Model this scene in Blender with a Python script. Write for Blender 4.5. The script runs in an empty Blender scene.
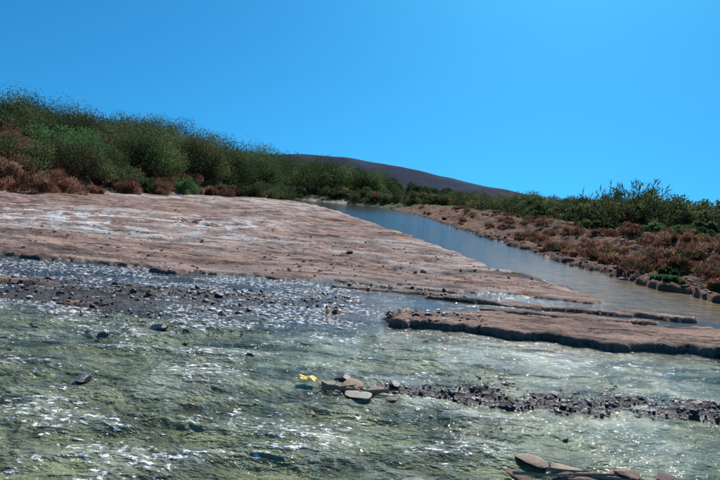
import bpy, math, numpy as np
from mathutils import Vector, Matrix
R = np.random.default_rng(7)

# ------------------------------------------------------------ noise
_P = np.random.default_rng(3).permutation(4096)
_G = np.random.default_rng(4).uniform(0, 2*np.pi, 4096)
def pn(x, y, s=0):
    x = np.asarray(x, float); y = np.asarray(y, float)
    xi = np.floor(x).astype(np.int64); yi = np.floor(y).astype(np.int64)
    fx = x-xi; fy = y-yi
    u = fx*fx*fx*(fx*(fx*6-15)+10); v = fy*fy*fy*(fy*(fy*6-15)+10)
    def g(ix, iy, dx, dy):
        a = _G[_P[(_P[(ix+s*131) & 4095]+iy) & 4095]]
        return np.cos(a)*dx+np.sin(a)*dy
    a = g(xi, yi, fx, fy); b = g(xi+1, yi, fx-1, fy)
    c = g(xi, yi+1, fx, fy-1); d = g(xi+1, yi+1, fx-1, fy-1)
    return ((a+(b-a)*u)*(1-v)+(c+(d-c)*u)*v)*1.5
def fbm(x, y, o=4, s=0, gain=.5):
    t = 0; a = 1.; f = 1.
    for i in range(o):
        t = t+a*pn(x*f+i*17.3, y*f-i*9.1, s+i); a *= gain; f *= 2.03
    return t
def ss(a, b, x):
    t = np.clip((x-a)/(b-a), 0, 1); return t*t*(3-2*t)
def mix(a, b, t):
    t = np.asarray(t)[..., None]; return a*(1-t)+np.asarray(b)*t

# ------------------------------------------------------------ site plan (metres)
RL = np.array([(-5, 9.5), (11.2, 6.9), (13.5, 6.0), (15.7, 5.3), (18.7, 4.5), (25, 3.8), (35, 2.3), (64, -2.4), (90, -8), (102, -12), (130, -34), (160, -80), (400, -400)])
RR = np.array([(-5, 17), (8, 12), (11, 10.6), (15, 9.2), (18.6, 8.2), (22, 7.9), (30, 7.9), (42, 7.4), (78, 7.0), (108, 5), (122, -4), (140, -30), (170, -80), (400, -400)])
LB = np.array([(-5, -28), (20, -25), (40, -23.5), (64, -22.5), (80, -18.5), (100, -13.5), (112, -22), (130, -42), (160, -90), (400, -400)])
def xl(y): return np.interp(y, RL[:, 0], RL[:, 1])
def xr(y): return np.interp(y, RR[:, 0], RR[:, 1])
def lb(y): return np.interp(y, LB[:, 0], LB[:, 1])
# bars / slabs: x, y, rx, ry, angle, height, edge sharpness
BARS = [(4.6, 9.75, 4.5, .98, -.02, .12, .12), (3.6, 12.1, 2.6, .28, -.06, .05, .16), (1.0, 12.7, 1.6, .16, -.02, .04, .15),
        (6.1, 12.0, .8, .26, -.25, .09, .2), (-6.2, 10.5, .9, .24, .03, .05, .2), (-4.2, 9.0, .36, .12, .05, .05, .3),
        (4.0, 11.25, 1.9, .2, -.03, .045, .2), (1.9, 4.35, .62, .13, .10, .04, .4), (3.0, 4.1, .5, .07, -.1, .03, .4)]

def ground(x, y, full=False):
    w1 = fbm(x*.9, y*.9, 5, 1); w2 = fbm(x*.25, y*.25, 3, 11); w3 = fbm(x*3.5, y*3.5, 3, 15)
    bed = -.13+.05*w2+.03*fbm(x*2, y*2, 3, 21)-.16*ss(9.2, 7.4, y)
    sh = np.exp(-((y-(11.0+.22*x))/2.0)**2)*ss(1.8, -1.0, x)
    bed = bed+.115*sh+.045*sh*fbm(x*2.1, y*4, 4, 31)
    gy = 5.95+.10*x
    gb = ss(-.6, .5, x)*ss(1.0+.2*w1, .15, np.abs(y-gy+.2*w2)*(1+.7*ss(2, 0, x)))
    bed = np.maximum(bed, bed*(1-gb)+gb*(.008+.05*fbm(x*2.5, y*6, 4, 41)))
    z = bed
    ledge = 13.3+.30*w1+.35*w2+.16*w3-ss(2, -8, x)*.2
    dflat = np.minimum(y-ledge, (xl(y)+.35*w1+.3*w2+.10*w3)-x)
    fl = ss(-.05, np.clip(.28+.25*w1, .1, .6), dflat)
    lines = fbm(x*.10+4, y*.32, 4, 51)
    terr = (np.floor(lines*6)+ss(.0, .14, (lines*6) % 1))*.045*ss(-.1, 1.2, dflat)
    flatz = .05+terr+.03*fbm(x*.7, y*1.6, 5, 61)+.016*fbm(x*4, y*7, 3, 71)
    flatz = np.maximum(flatz+.17*ss(0, 10, dflat), .035)
    z = z*(1-fl)+flatz*fl
    br = np.zeros_like(z)
    for (bx, by, rx, ry, an, hh, ed) in BARS:
        c, s = math.cos(an), math.sin(an)
        px = (x-bx)*c+(y-by)*s; py = -(x-bx)*s+(y-by)*c
        d = 1-np.sqrt((px/rx)**2+(py/ry)**2)+.16*w1+.10*w2+.06*w3
        m = ss(0, ed, d); br = np.maximum(br, m)
        z = np.maximum(z, z*(1-m)+m*(hh+.030*fbm(x*1.0, y*3.5, 5, 81)+.014*fbm(x*5, y*9, 3, 82)))
    dl = lb(y)+1.5*w2-x
    zl = 1.6*ss(0, 7, dl)+.22*np.clip(dl-3, 0, 24)+.05*np.clip(dl-27, 0, 60)+.35*ss(0, 3, dl)*fbm(x*.4, y*.4, 4, 91)
    zl = zl*ss(-1, 2, dl)
    z = z+np.where(dl > -1, zl, 0)
    dr = x-(xr(y)+.45*w1+.4*w2)
    rr = ss(-.1, .25, dr)
    zr = .16+.95*ss(.1, 6, dr)+.02*np.clip(dr-7, 0, 80)+(.10*ss(0, 1, dr)+.18*ss(1, 4, dr))*fbm(x*.9, y*.9, 5, 101)+.07*np.abs(fbm(x*3, y*3, 3, 103))
    z = z*(1-rr)+zr*rr
    rad = np.hypot(x, y)
    z = np.where(rad > 300, np.maximum(z, 1.0), z)
    if full: return z, dict(fl=fl, br=br, dl=dl, rr=rr, dr=dr, gb=gb, w1=w1, w2=w2, sh=sh, dflat=dflat, lines=lines)
    return z
def gz(x, y): return float(ground(np.array([float(x)]), np.array([float(y)]))[0])

# ------------------------------------------------------------ mesh helpers
def build(name, V, F, C=None, smooth=True, mat=None, extra=None):
    V = np.ascontiguousarray(V, np.float32); F = np.ascontiguousarray(F, np.int32)
    me = bpy.data.meshes.new(name)
    k = F.shape[1]
    me.vertices.add(len(V)); me.vertices.foreach_set('co', V.ravel())
    me.loops.add(F.size); me.loops.foreach_set('vertex_index', F.ravel())
    me.polygons.add(len(F)); me.polygons.foreach_set('loop_start', np.arange(0, F.size, k, dtype=np.int32))
    me.polygons.foreach_set('use_smooth', np.full(len(F), smooth))
    me.update(calc_edges=True)
    if C is not None:
        a = me.color_attributes.new('Col', 'FLOAT_COLOR', 'POINT')
        C4 = np.ones((len(V), 4), np.float32); C4[:, :3] = C; a.data.foreach_set('color', C4.ravel())
    for kx, val in (extra or {}).items():
        a = me.attributes.new(kx, 'FLOAT', 'POINT'); a.data.foreach_set('value', np.ascontiguousarray(val, np.float32))
    ob = bpy.data.objects.new(name, me); bpy.context.scene.collection.objects.link(ob)
    if mat: me.materials.append(mat)
    return ob
def polar(radii, angs):
    rr, aa = np.meshgrid(radii, angs, indexing='ij')
    x = rr*np.sin(aa); y = rr*np.cos(aa)
    n, m = rr.shape
    i = np.arange(n-1)[:, None]*m; j = np.arange(m-1)[None, :]
    a = (i+j).ravel()
    F = np.stack([a, a+1, a+m+1, a+m], 1)[:, ::-1]
    return x.ravel(), y.ravel(), F

# ------------------------------------------------------------ materials
def newmat(name):
    m = bpy.data.materials.new(name); m.use_nodes = True
    nt = m.node_tree; nt.nodes.clear()
    out = nt.nodes.new('ShaderNodeOutputMaterial')
    return m, nt, out
def N(nt, t, **kw):
    n = nt.nodes.new(t)
    for k, v in kw.items():
        if k in n.inputs: n.inputs[k].default_value = v
        else: setattr(n, k, v)
    return n
def noise(nt, scale, detail=5, rough=.6, vec=None):
    n = N(nt, 'ShaderNodeTexNoise'); n.inputs['Scale'].default_value = scale
    n.inputs['Detail'].default_value = detail; n.inputs['Roughness'].default_value = rough
    if vec: nt.links.new(vec, n.inputs['Vector'])
    return n
def maprange(nt, src, a, b, c, d):
    n = N(nt, 'ShaderNodeMapRange'); nt.links.new(src, n.inputs[0])
    for i, v in enumerate((a, b, c, d)): n.inputs[i+1].default_value = v
    return n.outputs[0]
def mult(nt, a, b, op='MULTIPLY'):
    n = N(nt, 'ShaderNodeMath', operation=op); nt.links.new(a, n.inputs[0])
    if isinstance(b, (int, float)): n.inputs[1].default_value = b
    else: nt.links.new(b, n.inputs[1])
    return n.outputs[0]
def vscale(nt, col, f):
    n = N(nt, 'ShaderNodeVectorMath', operation='SCALE'); nt.links.new(col, n.inputs[0]); nt.links.new(f, n.inputs['Scale']); return n.outputs[0]

def mat_ground():
    m, nt, out = newmat('mud_and_sand'); L = nt.links
    g = N(nt, 'ShaderNodeNewGeometry'); p = g.outputs['Position']
    mp = N(nt, 'ShaderNodeMapping'); L.new(p, mp.inputs[0]); mp.inputs['Scale'].default_value = (.4, 1.4, 1)
    mp2 = N(nt, 'ShaderNodeMapping'); L.new(p, mp2.inputs[0]); mp2.inputs['Scale'].default_value = (.22, 1.1, 1); mp2.inputs['Rotation'].default_value = (0, 0, .12)
    a = N(nt, 'ShaderNodeAttribute', attribute_name='Col'); w = N(nt, 'ShaderNodeAttribute', attribute_name='wet'); sf = N(nt, 'ShaderNodeAttribute', attribute_name='shelf')
    n1 = noise(nt, 1.6, 9, .70, mp.outputs[0]); n2 = noise(nt, 22, 5, .7, p); n3 = noise(nt, 90, 2, .6, p)
    n4 = noise(nt, 1.1, 5, .6, mp2.outputs[0])
    ab = mult(nt, mult(nt, n4.outputs[0], .5, 'SUBTRACT'), 1.0, 'MULTIPLY'); ab2 = N(nt, 'ShaderNodeMath', operation='ABSOLUTE'); L.new(ab, ab2.inputs[0])
    crack = mult(nt, maprange(nt, ab2.outputs[0], .003, .018, 1, 0), sf.outputs['Fac'])
    f = mult(nt, maprange(nt, n1.outputs[0], .3, .7, .45, 1.55), maprange(nt, n2.outputs[0], .3, .7, .66, 1.34))
    f = mult(nt, f, maprange(nt, crack, 0, 1, 1, .4))
    col = vscale(nt, a.outputs['Color'], f)
    b = N(nt, 'ShaderNodeBsdfPrincipled'); L.new(col, b.inputs['Base Color'])
    L.new(maprange(nt, w.outputs['Fac'], 0, 1, .95, .35), b.inputs['Roughness'])
    L.new(maprange(nt, w.outputs['Fac'], 0, 1, .12, .4), b.inputs['Specular IOR Level'])
    h = mult(nt, n1.outputs[0], .16); h2 = mult(nt, n2.outputs[0], .04); h3 = mult(nt, n3.outputs[0], .009)
    hs = mult(nt, mult(nt, h, h2, 'ADD'), h3, 'ADD'); hs = mult(nt, hs, mult(nt, crack, .02), 'SUBTRACT')
    bp = N(nt, 'ShaderNodeBump'); bp.inputs['Strength'].default_value = .9; bp.inputs['Distance'].default_value = 1
    L.new(hs, bp.inputs['Height']); L.new(bp.outputs[0], b.inputs['Normal'])
    L.new(b.outputs[0], out.inputs[0]); return m
def mat_water():
    m, nt, out = newmat('murky_water'); L = nt.links
    g = N(nt, 'ShaderNodeNewGeometry'); p = g.outputs['Position']
    mp = N(nt, 'ShaderNodeMapping'); L.new(p, mp.inputs[0]); mp.inputs['Scale'].default_value = (.75, 1.25, 1)
    a = N(nt, 'ShaderNodeAttribute', attribute_name='Col'); fo = N(nt, 'ShaderNodeAttribute', attribute_name='foam_glint'); ch = N(nt, 'ShaderNodeAttribute', attribute_name='chop')
    n0 = noise(nt, 2.6, 2, .5, mp.outputs[0]); n1 = noise(nt, 6, 3, .5, mp.outputs[0]); n2 = noise(nt, 21, 3, .55, mp.outputs[0]); n3 = noise(nt, 14, 3, .6, mp.outputs[0])
    th = maprange(nt, fo.outputs['Fac'], 0, 1, .74, .52)
    fm = maprange(nt, mult(nt, n3.outputs[0], th, 'SUBTRACT'), 0, .03, 0, 1)
    fm = mult(nt, fm, maprange(nt, n2.outputs[0], .42, .52, 0, 1))
    colv = vscale(nt, a.outputs['Color'], maprange(nt, n0.outputs[0], .32, .68, .65, 1.4))
    mx = N(nt, 'ShaderNodeMix', data_type='RGBA'); L.new(fm, mx.inputs[0]); L.new(colv, mx.inputs[6]); mx.inputs[7].default_value = (.85, .82, .81, 1)  # white flecks: foam, plus sun sparkle painted into the base colour
    b = N(nt, 'ShaderNodeBsdfPrincipled'); L.new(mx.outputs[2], b.inputs['Base Color']); b.inputs['IOR'].default_value = 1.33
    L.new(maprange(nt, fm, 0, 1, .08, .5), b.inputs['Roughness'])
    h = mult(nt, mult(nt, n1.outputs[0], .12), mult(nt, n2.outputs[0], .055), 'ADD')
    h = mult(nt, h, ch.outputs['Fac'])
    bp = N(nt, 'ShaderNodeBump'); bp.inputs['Strength'].default_value = 1; bp.inputs['Distance'].default_value = 1
    L.new(h, bp.inputs['Height']); L.new(bp.outputs[0], b.inputs['Normal'])
    L.new(b.outputs[0], out.inputs[0]); return m
def mat_leaf(name='foliage', tr=.38):
    m, nt, out = newmat(name); L = nt.links
    a = N(nt, 'ShaderNodeAttribute', attribute_name='Col')
    d = N(nt, 'ShaderNodeBsdfDiffuse'); t = N(nt, 'ShaderNodeBsdfTranslucent')
    L.new(a.outputs['Color'], d.inputs[0]); L.new(a.outputs['Color'], t.inputs[0])
    x = N(nt, 'ShaderNodeMixShader'); x.inputs[0].default_value = tr
    L.new(d.outputs[0], x.inputs[1]); L.new(t.outputs[0], x.inputs[2]); L.new(x.outputs[0], out.inputs[0]); return m
def mat_col(name, rough=.6, bump=.02, sc=20, spec=.4):
    m, nt, out = newmat(name); L = nt.links
    g = N(nt, 'ShaderNodeNewGeometry'); p = g.outputs['Position']
    a = N(nt, 'ShaderNodeAttribute', attribute_name='Col'); n = noise(nt, sc, 6, .7, p)
    b = N(nt, 'ShaderNodeBsdfPrincipled'); b.inputs['Roughness'].default_value = rough; b.inputs['Specular IOR Level'].default_value = spec
    L.new(vscale(nt, a.outputs['Color'], maprange(nt, n.outputs[0], .3, .7, .65, 1.35)), b.inputs['Base Color'])
    bp = N(nt, 'ShaderNodeBump'); bp.inputs['Strength'].default_value = .8; bp.inputs['Distance'].default_value = 1
    L.new(mult(nt, n.outputs[0], bump), bp.inputs['Height']); L.new(bp.outputs[0], b.inputs['Normal'])
    L.new(b.outputs[0], out.inputs[0]); return m
MG, MW, ML = mat_ground(), mat_water(), mat_leaf()
MS = mat_col('wet_stone', .33, .01, 40, .45); MH = mat_col('hill_rock', .95, 6, .012, .05); MWd = mat_col('driftwood_bark', .8, .01, 30, .2)

# ------------------------------------------------------------ ground sheet
angs = np.concatenate([np.linspace(-math.pi, -.78, 50)[:-1], np.linspace(-.78, .78, 560), np.linspace(.78, math.pi, 50)[1:]])
rad = np.concatenate([np.geomspace(.05, 2.6, 24)[:-1], np.geomspace(2.6, 120, 960)[:-1], np.geomspace(120, 6000, 90)])
x, y, F = polar(rad, angs)
z, I = ground(x, y, True)
mud = np.array([.45, .30, .235])
v1 = fbm(x*.22, y*.7, 5, 201); v2 = fbm(x*1.1, y*2.2, 4, 211); v3 = fbm(x*.07, y*.25, 3, 221); v4 = fbm(x*.35, y*1.5, 5, 231)
C = np.tile(np.array([.10, .09, .075]), (len(x), 1))            # bed silt
flatc = mix(np.tile(mud, (len(x), 1)), [.35, .205, .15], ss(-.1, .5, v1))
flatc = mix(flatc, [.54, .41, .34], ss(.05, .6, v3)*.8)
flatc = mix(flatc, [.17, .11, .09], ss(.15, .5, v2)*.65)
flatc = mix(flatc, [.15, .105, .09], ss(.18, .45, v4)*.7)
salt = np.exp(-((y-(25+.05*x))/4.8)**2)*ss(-17, -13, x)*ss(-1.5, -5, x)
flatc = mix(flatc, [.80, .77, .74], np.clip(ss(-.12, .22, v2+.5*v1)*salt*1.2, 0, 1))
salt2 = ss(45, 60, y)*ss(105, 90, y)*ss(-.1, .35, v1+.3*v2)
flatc = mix(flatc, [.70, .63, .58], salt2*.7)
salt3 = ss(14, 17, y)*ss(30, 24, y)*ss(-6, -2, x)*ss(.05, .4, v1+.3*v2)
flatc = mix(flatc, [.62, .52, .46], salt3*.6)
fl = I['fl'][:, None]
C = C*(1-fl)+flatc*fl
C = mix(C, [.39, .255, .195], I['br']*ss(.015, .045, z)*(1-.6*ss(.05, .45, v2)))
C = mix(C, [.075, .06, .055], I['gb']*(1-I['br']))
lbm = ss(-.5, 2.5, I['dl']+1.2*v2)
C = C*(1-lbm[:, None])+mix(np.tile(np.array([.17, .085, .055]), (len(x), 1)), [.11, .10, .045], ss(-.1, .3, v2))*lbm[:, None]
rc = mix(np.tile(np.array([.24, .135, .09]), (len(x), 1)), [.11, .065, .05], ss(-.1, .3, v2))
rc = mix(rc, [.09, .11, .04], np.maximum(ss(4, 7, I['dr'])*ss(-.3, .2, v1)*.8, ss(95, 110, y)*.9))
C = C*(1-I['rr'][:, None])+rc*I['rr'][:, None]
wet = ss(.05, .012, z+.02*v2)
C = C*(1-.5*wet)[:, None]
build('ground', np.stack([x, y, z], 1), F, C, True, MG, {'wet': wet, 'shelf': np.clip(I['fl']+I['br'], 0, 1)*(1-lbm)*(1-I['rr'])})

# ------------------------------------------------------------ water sheet
wang = np.concatenate([np.linspace(-math.pi, -.78, 30)[:-1], np.linspace(-.78, .78, 800), np.linspace(.78, math.pi, 30)[1:]])
wr = np.concatenate([np.geomspace(.05, 2.6, 20)[:-1], np.geomspace(2.6, 24, 800)[:-1], np.geomspace(24, 260, 140)])
x, y, F = polar(wr, wang)
calm = np.maximum(ss(13, 14, y), ss(8.5, 10.5, y)*ss(-1, 1, x)*.75)
rap = (1-calm)*(.65+.55*ss(2.5, -1.5, x+.5*(y-5)))*(.85+.5*fbm(x*.4, y*.4, 2, 301))
rap = np.clip(rap, .10, 1.35)
wx = x+.22*fbm(x*1.3, y*1.3, 3, 311); wy = y+.22*fbm(x*1.3, y*1.3, 3, 312)
def ridge(a, b, s): return 1-2*np.sqrt(pn(a, b, s)**2+.012)
w = .052*pn(wx*.9, wy*2.2, 321)+.026*ridge(wx*1.8, wy*4.4, 322)+.010*ridge(wx*4.5, wy*9, 323)+.005*pn(wx*12, wy*17, 324)
fade = 1-ss(16, 30, np.hypot(x, y))
zw = (w-.034)*rap*fade*(1-.5*ss(7.5, 10, y))
Cw = np.tile(np.array([.18, .195, .105]), (len(x), 1))
t = fbm(x*.7, y*2.2, 4, 331)
Cw = mix(Cw, [.050, .062, .034], ss(-.15, .45, t)*.9)
Cw = mix(Cw, [.30, .315, .23], ss(.005, .06, w)*.7)
Cw = mix(Cw, [.065, .060, .063], ss(7.5, 10, y)*.85)
Cw = mix(Cw, [.23, .145, .055], ss(11, 13, y)*ss(4, 6, x)*ss(34, 16, y))
Cw = mix(Cw, [.075, .065, .045], ss(17, 32, y))
foam_glint = np.clip((.45+.55*ss(-.01, .045, w))*np.clip(rap*1.2, 0, 1)*ss(-.6, .3, fbm(x*.8, y*1.3, 3, 341))*(.65+.35*ss(3, -1, x))+.95*ss(7.5, 9.5, y)*ss(1.8, -1, x)*ss(-.6, .2, fbm(x*.7, y*1.3, 3, 351)), 0, 1)*(1-ss(13, 14, y))  # fleck density: foam on the crests, painted glints over the left shallows
chop = np.clip(rap*1.0+.5*ss(7.5, 9.5, y)*ss(2, -1, x)*(1-ss(13, 14, y)), .22, 1)*(1-.6*ss(30, 80, y))
build('water', np.stack([x, y, zw], 1), F, Cw, True, MW, {'foam_glint': foam_glint, 'chop': chop})

# ------------------------------------------------------------ distant hill
hx = np.linspace(-1100, 620, 260); hy = np.linspace(640, 1500, 90)
X, Y = np.meshgrid(hx, hy, indexing='xy')
crest = np.interp(X, [-1100, -600, -250, -90, -21, 66, 185, 240, 330, 620], [8, 26, 38, 50, 51, 40.5, 25.5, 15, 3, 0])
prof = ss(640, 800, Y)*(1-ss(1000, 1500, Y))
Z = crest*prof+2*fbm(X*.01, Y*.01, 5, 401)*prof*ss(330, 150, X)*.8+3*np.abs(fbm(X*.03, Y*.006, 3, 402))*prof*(1-prof)*4-1
i = np.arange(89)[:, None]*260+np.arange(259)[None, :]; i = i.ravel()
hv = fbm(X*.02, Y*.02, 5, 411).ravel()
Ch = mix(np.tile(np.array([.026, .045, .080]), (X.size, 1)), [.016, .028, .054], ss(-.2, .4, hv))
build('hill', np.stack([X.ravel(), Y.ravel(), Z.ravel()], 1), np.stack([i, i+1, i+261, i+260], 1), Ch, True, MH)

# ------------------------------------------------------------ stones
def ico():
    import bmesh
    bm = bmesh.new(); bmesh.ops.create_icosphere(bm, subdivisions=2, radius=1)
    V = np.array([v.co[:] for v in bm.verts]); Fq = np.array([[v.index for v in f.verts] for f in bm.faces]); bm.free(); return V, Fq
IV, IF = ico()
PROT = []
for k in range(10):
    r = np.random.default_rng(50+k); V = IV.copy()
    for _ in range(9):
        d = r.normal(size=3); d /= np.linalg.norm(d); h = r.uniform(.35, .8); s = V@d
        V -= np.clip(s-h, 0, None)[:, None]*d*.96
    PROT.append(V)
def stones(name, pts, sizes, cols, flat=(.3, .65), mat=MS, sink=.3, floor=None):
    Vs, Fs, Cs = [], [], []; off = 0
    zz = ground(pts[:, 0], pts[:, 1])
    for k in range(len(pts)):
        V = PROT[R.integers(0, 10)]; s = sizes[k]; an = R.uniform(0, 6.28); fz = R.uniform(*flat); c, sn = math.cos(an), math.sin(an)
        W = V*np.array([s*R.uniform(.8, 1.3), s*R.uniform(.55, .9), s*fz])
        W = np.stack([W[:, 0]*c-W[:, 1]*sn, W[:, 0]*sn+W[:, 1]*c, W[:, 2]], 1)
        base = max(zz[k], -.03 if s < .05 else -.08) if floor is None else max(zz[k], floor)
        W += np.array([pts[k, 0], pts[k, 1], base+s*fz*(1-2*sink)])
        Vs.append(W); Fs.append(IF+off); Cs.append(np.tile(cols[k], (len(V), 1))); off += len(V)
    return build(name, np.concatenate(Vs), np.concatenate(Fs), np.concatenate(Cs), False, mat)
def scol(n, pal, j=.25):
    p = np.array(pal)[R.integers(0, len(pal), n)]; return p*R.uniform(1-j, 1+j, (n, 1))
DK = [(.045, .04, .042), (.07, .055, .05), (.03, .03, .032), (.11, .08, .065), (.17, .14, .13), (.10, .055, .045), (.42, .36, .34)]  # palest entry paints wet glints as whitish stones among the dark gravel
n = 5600
px = R.uniform(-9.5, 2.2, n); py = 11.0+.22*px+R.normal(0, 1.6, n); k = (py > 6.5) & (py < 13.4)
P1 = np.stack([px, py], 1)[k]
n = 5600; gx = R.uniform(-.3, 6.2, n); P2 = np.stack([gx, 5.95+.10*gx+R.normal(0, .48, n)*(.45+.55*ss(0, 2, gx))], 1)
n = 50; P3 = np.stack([R.uniform(-5, 5, n), R.uniform(4.6, 9, n)], 1)
P = np.concatenate([P1, P2, P3]); S = np.concatenate([R.lognormal(-3.75, .55, len(P1)), R.lognormal(-4.3, .5, len(P2)), R.lognormal(-3.5, .5, len(P3))])
S = np.clip(S, .006, .12)
stones('river_stones', P, S, scol(len(P), DK))
n = 2600; px = R.uniform(-22, 5, n); py = 13.4+R.exponential(9, n); k = px < xl(py)-.3; P = np.stack([px, py], 1)[k]
stones('shelf_gravel', P, np.clip(R.lognormal(-3.6, .5, len(P)), .01, .12), scol(len(P), [(.2, .13, .1), (.12, .09, .08), (.4, .33, .28), (.28, .18, .13)]), sink=.35, mat=MWd)
n = 1300; py = 13+R.exponential(14, n); px = xr(py)+R.exponential(1.8, n); P = np.stack([px, py], 1)
stones('bank_rubble', P, np.clip(R.lognormal(-2.9, .6, n), .02, .26), scol(n, [(.24, .13, .08), (.15, .085, .06), (.28, .17, .11), (.10, .065, .05)]), mat=MWd, sink=.4)
def boulder(x, y, s, col, fz=.5, fl=-.03):
    stones('boulder', np.array([[x, y]]), np.array([s]), np.array([col]), (fz, fz+.01), floor=fl, mat=MS if sum(col) < .3 else MWd)
boulder(-2.62, 5.75, .15, (.02, .02, .022), .35); boulder(-2.6, 7.95, .16, (.03, .03, .035)); boulder(-1.2, 7.0, .10, (.05, .045, .04))
boulder(-3.1, 7.4, .12, (.04, .04, .04)); boulder(-2.0, 9.1, .14, (.10, .07, .055))
boulder(1.5, 4.65, .14, (.34, .25, .19), .22, -.01); boulder(1.78, 4.45, .2, (.36, .27, .20), .2, 0); boulder(2.15, 4.4, .14, (.26, .18, .13), .25, 0); boulder(1.3, 4.4, .12, (.18, .12, .09), .3, -.02); boulder(2.5, 4.5, .11, (.16, .11, .09), .3, -.01)
boulder(-.22, 6.12, .14, (.34, .26, .19), .25, 0); boulder(.02, 6.15, .19, (.36, .25, .18), .22, 0); boulder(.28, 6.05, .13, (.30, .24, .18), .3, 0); boulder(-.05, 6.38, .13, (.12, .09, .07), .35, -.01); boulder(.12, 5.83, .17, (.46, .40, .31), .13, .015); boulder(.5, 6.25, .11, (.10, .07, .06), .4, 0); boulder(.42, 5.8, .10, (.2, .15, .12), .3, 0)

# ------------------------------------------------------------ vegetation
class Veg:
    def __init__(s): s.V = []; s.C = []; s.n = 0
    def leaves(s, p, d, L, wd, col):
        n = len(p); r = R.normal(size=(n, 3)); sd = np.cross(d, r); sd /= np.linalg.norm(sd, axis=1, keepdims=True)+1e-9
        L = L[:, None]; w = (wd*L)
        q = np.stack([p, p+d*L*.45+sd*w, p+d*L, p+d*L*.45-sd*w], 1)
        s.V.append(q.reshape(-1, 3)); s.C.append(np.repeat(col, 4, 0)); s.n += n
    def limb(s, a, b, r0, r1, col, bend=.06):
        a = np.array(a, float); b = np.array(b, float); mid = (a+b)/2+R.normal(0, bend, 3)*np.linalg.norm(b-a); pts = [a, mid, b]; rs = [r0, (r0+r1)/2, r1]
        for k in range(2):
            A, B = pts[k], pts[k+1]; d = (B-A)/(np.linalg.norm(B-A)+1e-9); u = np.cross(d, [.3, .9, .2]); u /= np.linalg.norm(u); v = np.cross(d, u)
            for j in range(5):
                t0, t1 = j*1.2566, (j+1)*1.2566
                f = lambda c, r, t: c+r*(u*math.cos(t)+v*math.sin(t))
                q = np.stack([f(A, rs[k], t0), f(A, rs[k], t1), f(B, rs[k+1], t1), f(B, rs[k+1], t0)])
                s.V.append(q); s.C.append(np.tile(np.array(col), (4, 1))); s.n += 1
    def bush(s, x, y, Rr, H, n, leaf, pal, up=.5, wd=.22, base=None, clumps=14, trunk=True, spread=.4):
        z0 = gz(x, y) if base is None else base
        pal = np.array(pal)
        tint = R.uniform(.75, 1.25)
        ks = R.normal(size=(clumps, 3)); ks /= np.linalg.norm(ks, axis=1, keepdims=True)
        ks[:, 2] = np.abs(ks[:, 2])*.9+.0
        rad = R.uniform(.35, .85, clumps)
        cen = ks*rad[:, None]*np.array([Rr, Rr, H*.78]); cen[:, 2] += H*.12
        cr = R.uniform(.26, .46, clumps)*min(Rr, H*.7)
        wts = cr**2/np.sum(cr**2)
        for k in range(clumps):
            m = max(6, int(n*wts[k])); d = R.normal(size=(m, 3)); d /= np.linalg.norm(d, axis=1, keepdims=True)
            # lobed clump surface so the outline breaks into sprays rather than loose dots
            lob = 1+.28*np.sin(d[:, 0]*7+k)*np.sin(d[:, 2]*6+2*k)*np.cos(d[:, 1]*5)
            p = d*((R.uniform(.15, 1.0, m)**.55)*lob)[:, None]*cr[k]*np.array([1, 1, .85])
            p = p+cen[k]; p[:, 2] = np.maximum(p[:, 2], .02)
            dd = d*spread+np.array([0, 0, up])+R.normal(0, .30, (m, 3)); dd /= np.linalg.norm(dd, axis=1, keepdims=True)
            c = pal[R.integers(0, len(pal))]*R.uniform(.7, 1.3)*tint
            col = c*R.uniform(.65, 1.35, (m, 1))*np.array([1, 1, 1])+R.normal(0, .006, (m, 3))
            s.leaves(p+np.array([x, y, z0]), dd, R.uniform(.6, 1.3, m)*leaf, wd, np.clip(col, .01, 1))
            if trunk: s.limb((x+R.normal(0, .08), y, z0-.1), cen[k]*.95+np.array([x, y, z0]), .035*H/2, .012*H/2, (.10, .07, .05))
    def done(s, name, mat=ML):
        V = np.concatenate(s.V); C = np.concatenate(s.C)
        return build(name, V, np.arange(len(V)).reshape(-1, 4), C, False, mat)
GR = [(.095, .135, .055), (.07, .105, .045), (.12, .155, .06), (.055, .085, .038)]
OL = [(.145, .15, .065), (.11, .125, .055), (.18, .17, .08), (.075, .10, .045)]
BR = [(.28, .145, .095), (.20, .10, .065), (.34, .20, .125), (.15, .08, .055)]
BG = [(.11, .20, .08), (.09, .16, .065), (.13, .22, .085)]

# left bank thicket running upstream
v = Veg()
for k in range(130):
    y0 = R.uniform(38, 114); d = R.uniform(3.5, 24); x0 = lb(y0)-d
    if abs(x0)/y0 > .95: continue
    H = R.uniform(2.6, 4.8)*np.interp(y0, [38, 60, 80, 112], [.85, 1.1, 1.5, 2.0]); v.bush(x0, y0, H*R.uniform(.6, .9), H, int(5600), .21, OL+GR+GR, clumps=18, trunk=False)
for k in range(85):
    x0 = R.uniform(-80, 24); y0 = R.uniform(136, 165)
    H = R.uniform(.8, 1.1)*np.interp(x0, [-80, -40, -16, -4, 6, 12, 24], [18, 16, 12.0, 9.0, 6.6, 4.4, 2.6]); v.bush(x0, y0, H*.7, H, 6200, .34, GR, clumps=20, trunk=False)
for k in range(60):
    x0 = R.uniform(-36, 14); y0 = np.interp(x0, [-36, -4, 5, 14], [144, 124, 112, 100])+R.uniform(.5, 8)
    H = R.uniform(1.6, 3.2); v.bush(x0, y0, H*1.2, H, 1700, .28, OL+GR+BR[:1], clumps=10, trunk=False)
v.done('riverside_thicket')
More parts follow.
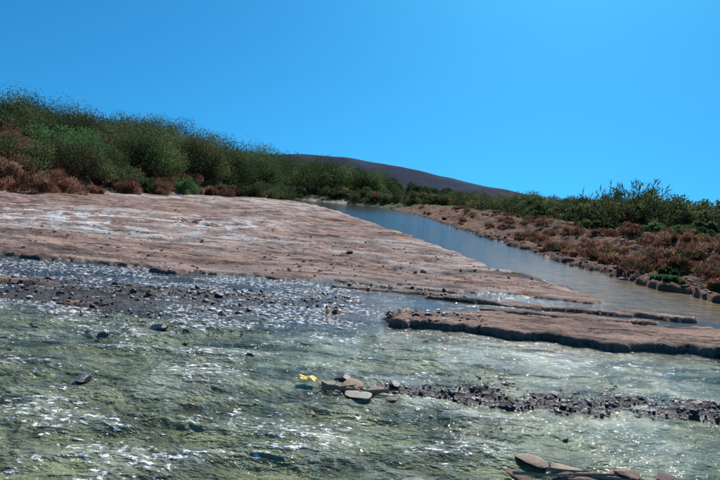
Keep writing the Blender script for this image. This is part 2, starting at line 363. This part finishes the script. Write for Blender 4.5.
# individual tamarisks
for (x0, y0, H, pal, w) in [(-29.5, 58, 5.0, BG, .85), (-33, 70, 6.8, OL, .7), (-33, 48, 4.8, OL, .7), (-26.5, 74, 7.4, GR, .7), (-23.5, 84, 8.8, OL, .6), (-20, 92, 8.8, GR, .6), (-18.5, 102, 9.6, GR, .6), (-40, 55, 5.4, OL, .8)]:
    v = Veg(); v.bush(x0, y0, H*w, H, 17000, .21, pal, clumps=36); v.done('tamarisk_tree')
for (x0, y0, H, pal) in [(-23.2, 66, 2.2, GR), (-21.5, 72, 2.6, BG), (-19.5, 80, 2.8, OL), (-17, 88, 3.2, GR), (-15.5, 96, 3.8, GR), (-25.5, 60, 2.3, BG), (-13.8, 103, 3.6, GR)]:
    v = Veg(); v.bush(x0, y0, H*.9, H, 6500, .19, pal, clumps=18); v.done('green_shrub')
# dry brush at the toe of the left bank
v = Veg()
for k in range(125):
    y0 = R.uniform(34, 104); d = R.uniform(-.5, 7); x0 = lb(y0)-d; H = R.uniform(.8, 2.1)
    v.bush(x0, y0, H*1.1, H, 2300, .23, BR, up=.4, wd=.12, clumps=10, trunk=False, spread=.6)
for k in range(60):
    y0 = R.uniform(36, 66); x0 = lb(y0)-R.uniform(3, 14); H = R.uniform(1.6, 3.0)
    v.bush(x0, y0, H, H, 3200, .23, BR+[(.20, .16, .08)], up=.5, wd=.12, clumps=12, trunk=False, spread=.6)
v.done('dry_brush')
# right bank
v = Veg()
for k in range(130):
    y0 = R.uniform(34, 130); x0 = xr(min(y0, 110))+R.uniform(6, 24)*(.6+y0/120)
    H = R.uniform(1.3, 2.7)*(1+.35*(y0 > 70)); v.bush(x0, y0, H*1.1, H, 2800, .20, GR+OL, clumps=13, trunk=False)
v.done('bank_bushes')
v = Veg()
for k in range(210):
    y0 = 14+R.exponential(20); x0 = xr(y0)+R.uniform(.7, 7.5); H = R.uniform(.15, .6)
    v.bush(x0, y0, H*1.6, H, 800, .15, BR+[(.16, .13, .07)], up=.6, wd=.10, clumps=8, trunk=False, spread=.7)
v.done('dry_grass')
for (x0, y0, H, pal) in [(8.9, 17.3, .22, BG), (9.6, 18.4, .22, GR), (10.6, 19.8, .3, GR), (15.5, 30, .7, BG), (18, 31, .8, GR), (13, 33, .6, GR), (17, 26, .5, OL), (14, 25, .45, GR)]:
    v = Veg(); v.bush(x0, y0, H*2.4, H, 3500, .10 if H < .6 else .18, pal, clumps=14, trunk=False); v.done('low_shrub')
def reeds(x0, y0, H, n, rr, name='reed_clump', pal=GR):
    v = Veg(); z0 = gz(x0, y0)
    for k in range(n):
        a = R.uniform(0, 6.28); r = rr*math.sqrt(R.uniform()); bx, by = x0+r*math.cos(a), y0+r*math.sin(a)
        ln = H*R.uniform(.55, 1.05); tilt = R.normal(0, .16)+.08; ta = R.uniform(0, 6.28)
        top = np.array([bx+math.sin(tilt)*ln*math.cos(ta), by+math.sin(tilt)*ln*math.sin(ta), z0+ln])
        v.limb((bx, by, z0), top, .018, .008, (.11, .12, .05))
        m = 14; t = R.uniform(.2, 1, m)[:, None]; p = np.array([bx, by, z0])*(1-t)+top*t
        d = R.normal(0, .8, (m, 3)); d[:, 2] = np.abs(d[:, 2])*.5+.7; d /= np.linalg.norm(d, axis=1, keepdims=True)
        v.leaves(p, d, R.uniform(.3, .8, m), .07, np.array(pal)[R.integers(0, len(pal), m)]*R.uniform(.7, 1.2, (m, 1)))
    v.done(name)
reeds(23.4, 50, 3.5, 60, 1.3); reeds(20.5, 49, 3.0, 40, .8); reeds(25.2, 54, 2.4, 60, 1.5); reeds(18.0, 46, 2.2, 50, 1.3)
v = Veg(); v.bush(24.3, 40, 1.2, 3.5, 7000, .20, GR, clumps=22); v.done('small_tree')

# ------------------------------------------------------------ driftwood and litter
v = Veg()
for k in range(5):
    a0 = R.uniform(-.25, .15); cx = -.1+.12*k; cy = 5.98+R.uniform(-.1, .1); L = R.uniform(.12, .28)
    v.limb((cx-L*math.cos(a0), cy-L*math.sin(a0), .03), (cx+L*math.cos(a0), cy+L*math.sin(a0), .05), .016, .006, (.26, .2, .14), .03)
v.done('driftwood', MWd)
v = Veg()
for k in range(4):
    a0 = R.uniform(-.25, .15); cx = 1.5+.2*k; cy = 4.35+R.uniform(-.08, .08); L = R.uniform(.12, .25)
    v.limb((cx-L*math.cos(a0), cy-L*math.sin(a0), .05), (cx+L*math.cos(a0), cy+L*math.sin(a0), .06), .014, .005, (.3, .24, .18), .03)
v.done('driftwood', MWd)
# small dead snag lying on the shelf
v = Veg(); zs = gz(-6.9, 24)
for k in range(12):
    a0 = R.uniform(-.6, .6)+(0 if k % 3 else 3.1); L = R.uniform(.25, .7)
    v.limb((-6.9+R.normal(0, .12), 24+R.normal(0, .1), zs), (-6.9+L*math.cos(a0), 24+L*math.sin(a0), zs+R.uniform(.05, .34)), .03, .01, (.09, .06, .045), .08)
v.done('dead_branch', MWd)
# crumpled yellow plastic wrapper
n = 15; gx, gy = np.meshgrid(np.linspace(-.085, .085, n), np.linspace(-.05, .05, n)); gx = gx.ravel(); gy = gy.ravel()
zz = .04+.02*fbm(gx*25, gy*25, 3, 501)-.9*(gy**2)*6+.01*np.sin(gx*60)
i = (np.arange(n-1)[:, None]*n+np.arange(n-1)[None, :]).ravel()
w = build('plastic_wrapper', np.stack([gx*(1+.3*fbm(gx*9, gy*9, 2, 3)), gy*(1+.5*fbm(gx*12, gy*3, 2, 5)), zz], 1), np.stack([i, i+1, i+n+1, i+n], 1), np.tile(np.array([.80, .56, .02]), (n*n, 1)), True, mat_col('yellow_plastic', .4, .002, 40))
w.location = (-.43, 6.2, .01)

# ------------------------------------------------------------ light, sky, camera
az, el = math.radians(18), math.radians(44)
s = Vector((math.sin(az)*math.cos(el), math.cos(az)*math.cos(el), math.sin(el)))
sd = bpy.data.lights.new('sun', 'SUN'); sd.energy = 5.0; sd.angle = math.radians(.5); sd.color = (1, .96, .90)
so = bpy.data.objects.new('sun', sd); so.rotation_euler = s.to_track_quat('Z', 'Y').to_euler(); bpy.context.scene.collection.objects.link(so)
wd = bpy.data.worlds.new('World'); bpy.context.scene.world = wd; wd.use_nodes = True; nt = wd.node_tree
bg = nt.nodes['Background']; sk = nt.nodes.new('ShaderNodeTexSky'); sk.sky_type = 'NISHITA'; sk.sun_disc = False
sk.sun_elevation = el; sk.sun_rotation = az; sk.air_density = 1.0; sk.dust_density = .6; sk.ozone_density = 3
tc = nt.nodes.new('ShaderNodeTexCoord'); mp = nt.nodes.new('ShaderNodeMapping'); mp.inputs['Location'].default_value = (0, 0, .17)
nm = nt.nodes.new('ShaderNodeVectorMath'); nm.operation = 'NORMALIZE'
nt.links.new(tc.outputs['Generated'], mp.inputs[0]); nt.links.new(mp.outputs[0], nm.inputs[0]); nt.links.new(nm.outputs[0], sk.inputs[0])
hs = nt.nodes.new('ShaderNodeMix'); hs.data_type = 'RGBA'; hs.blend_type = 'MULTIPLY'; hs.inputs[0].default_value = 1; hs.inputs[7].default_value = (.15, .78, 1.12, 1)
nt.links.new(sk.outputs[0], hs.inputs[6]); nt.links.new(hs.outputs[2], bg.inputs[0]); bg.inputs[1].default_value = .105
cd = bpy.data.cameras.new('camera'); cd.sensor_width = 36; cd.lens = 30; cd.clip_start = .05; cd.clip_end = 10000
co = bpy.data.objects.new('camera', cd); bpy.context.scene.collection.objects.link(co)
co.matrix_world = Matrix.Translation((0, 0, 2)) @ Matrix.Rotation(math.radians(90-4.29), 4, 'X') @ Matrix.Rotation(math.radians(4.5), 4, 'Z')
bpy.context.scene.camera = co
sc = bpy.context.scene; sc.view_settings.view_transform = 'Standard'; sc.view_settings.look = 'None'; sc.view_settings.exposure = 0
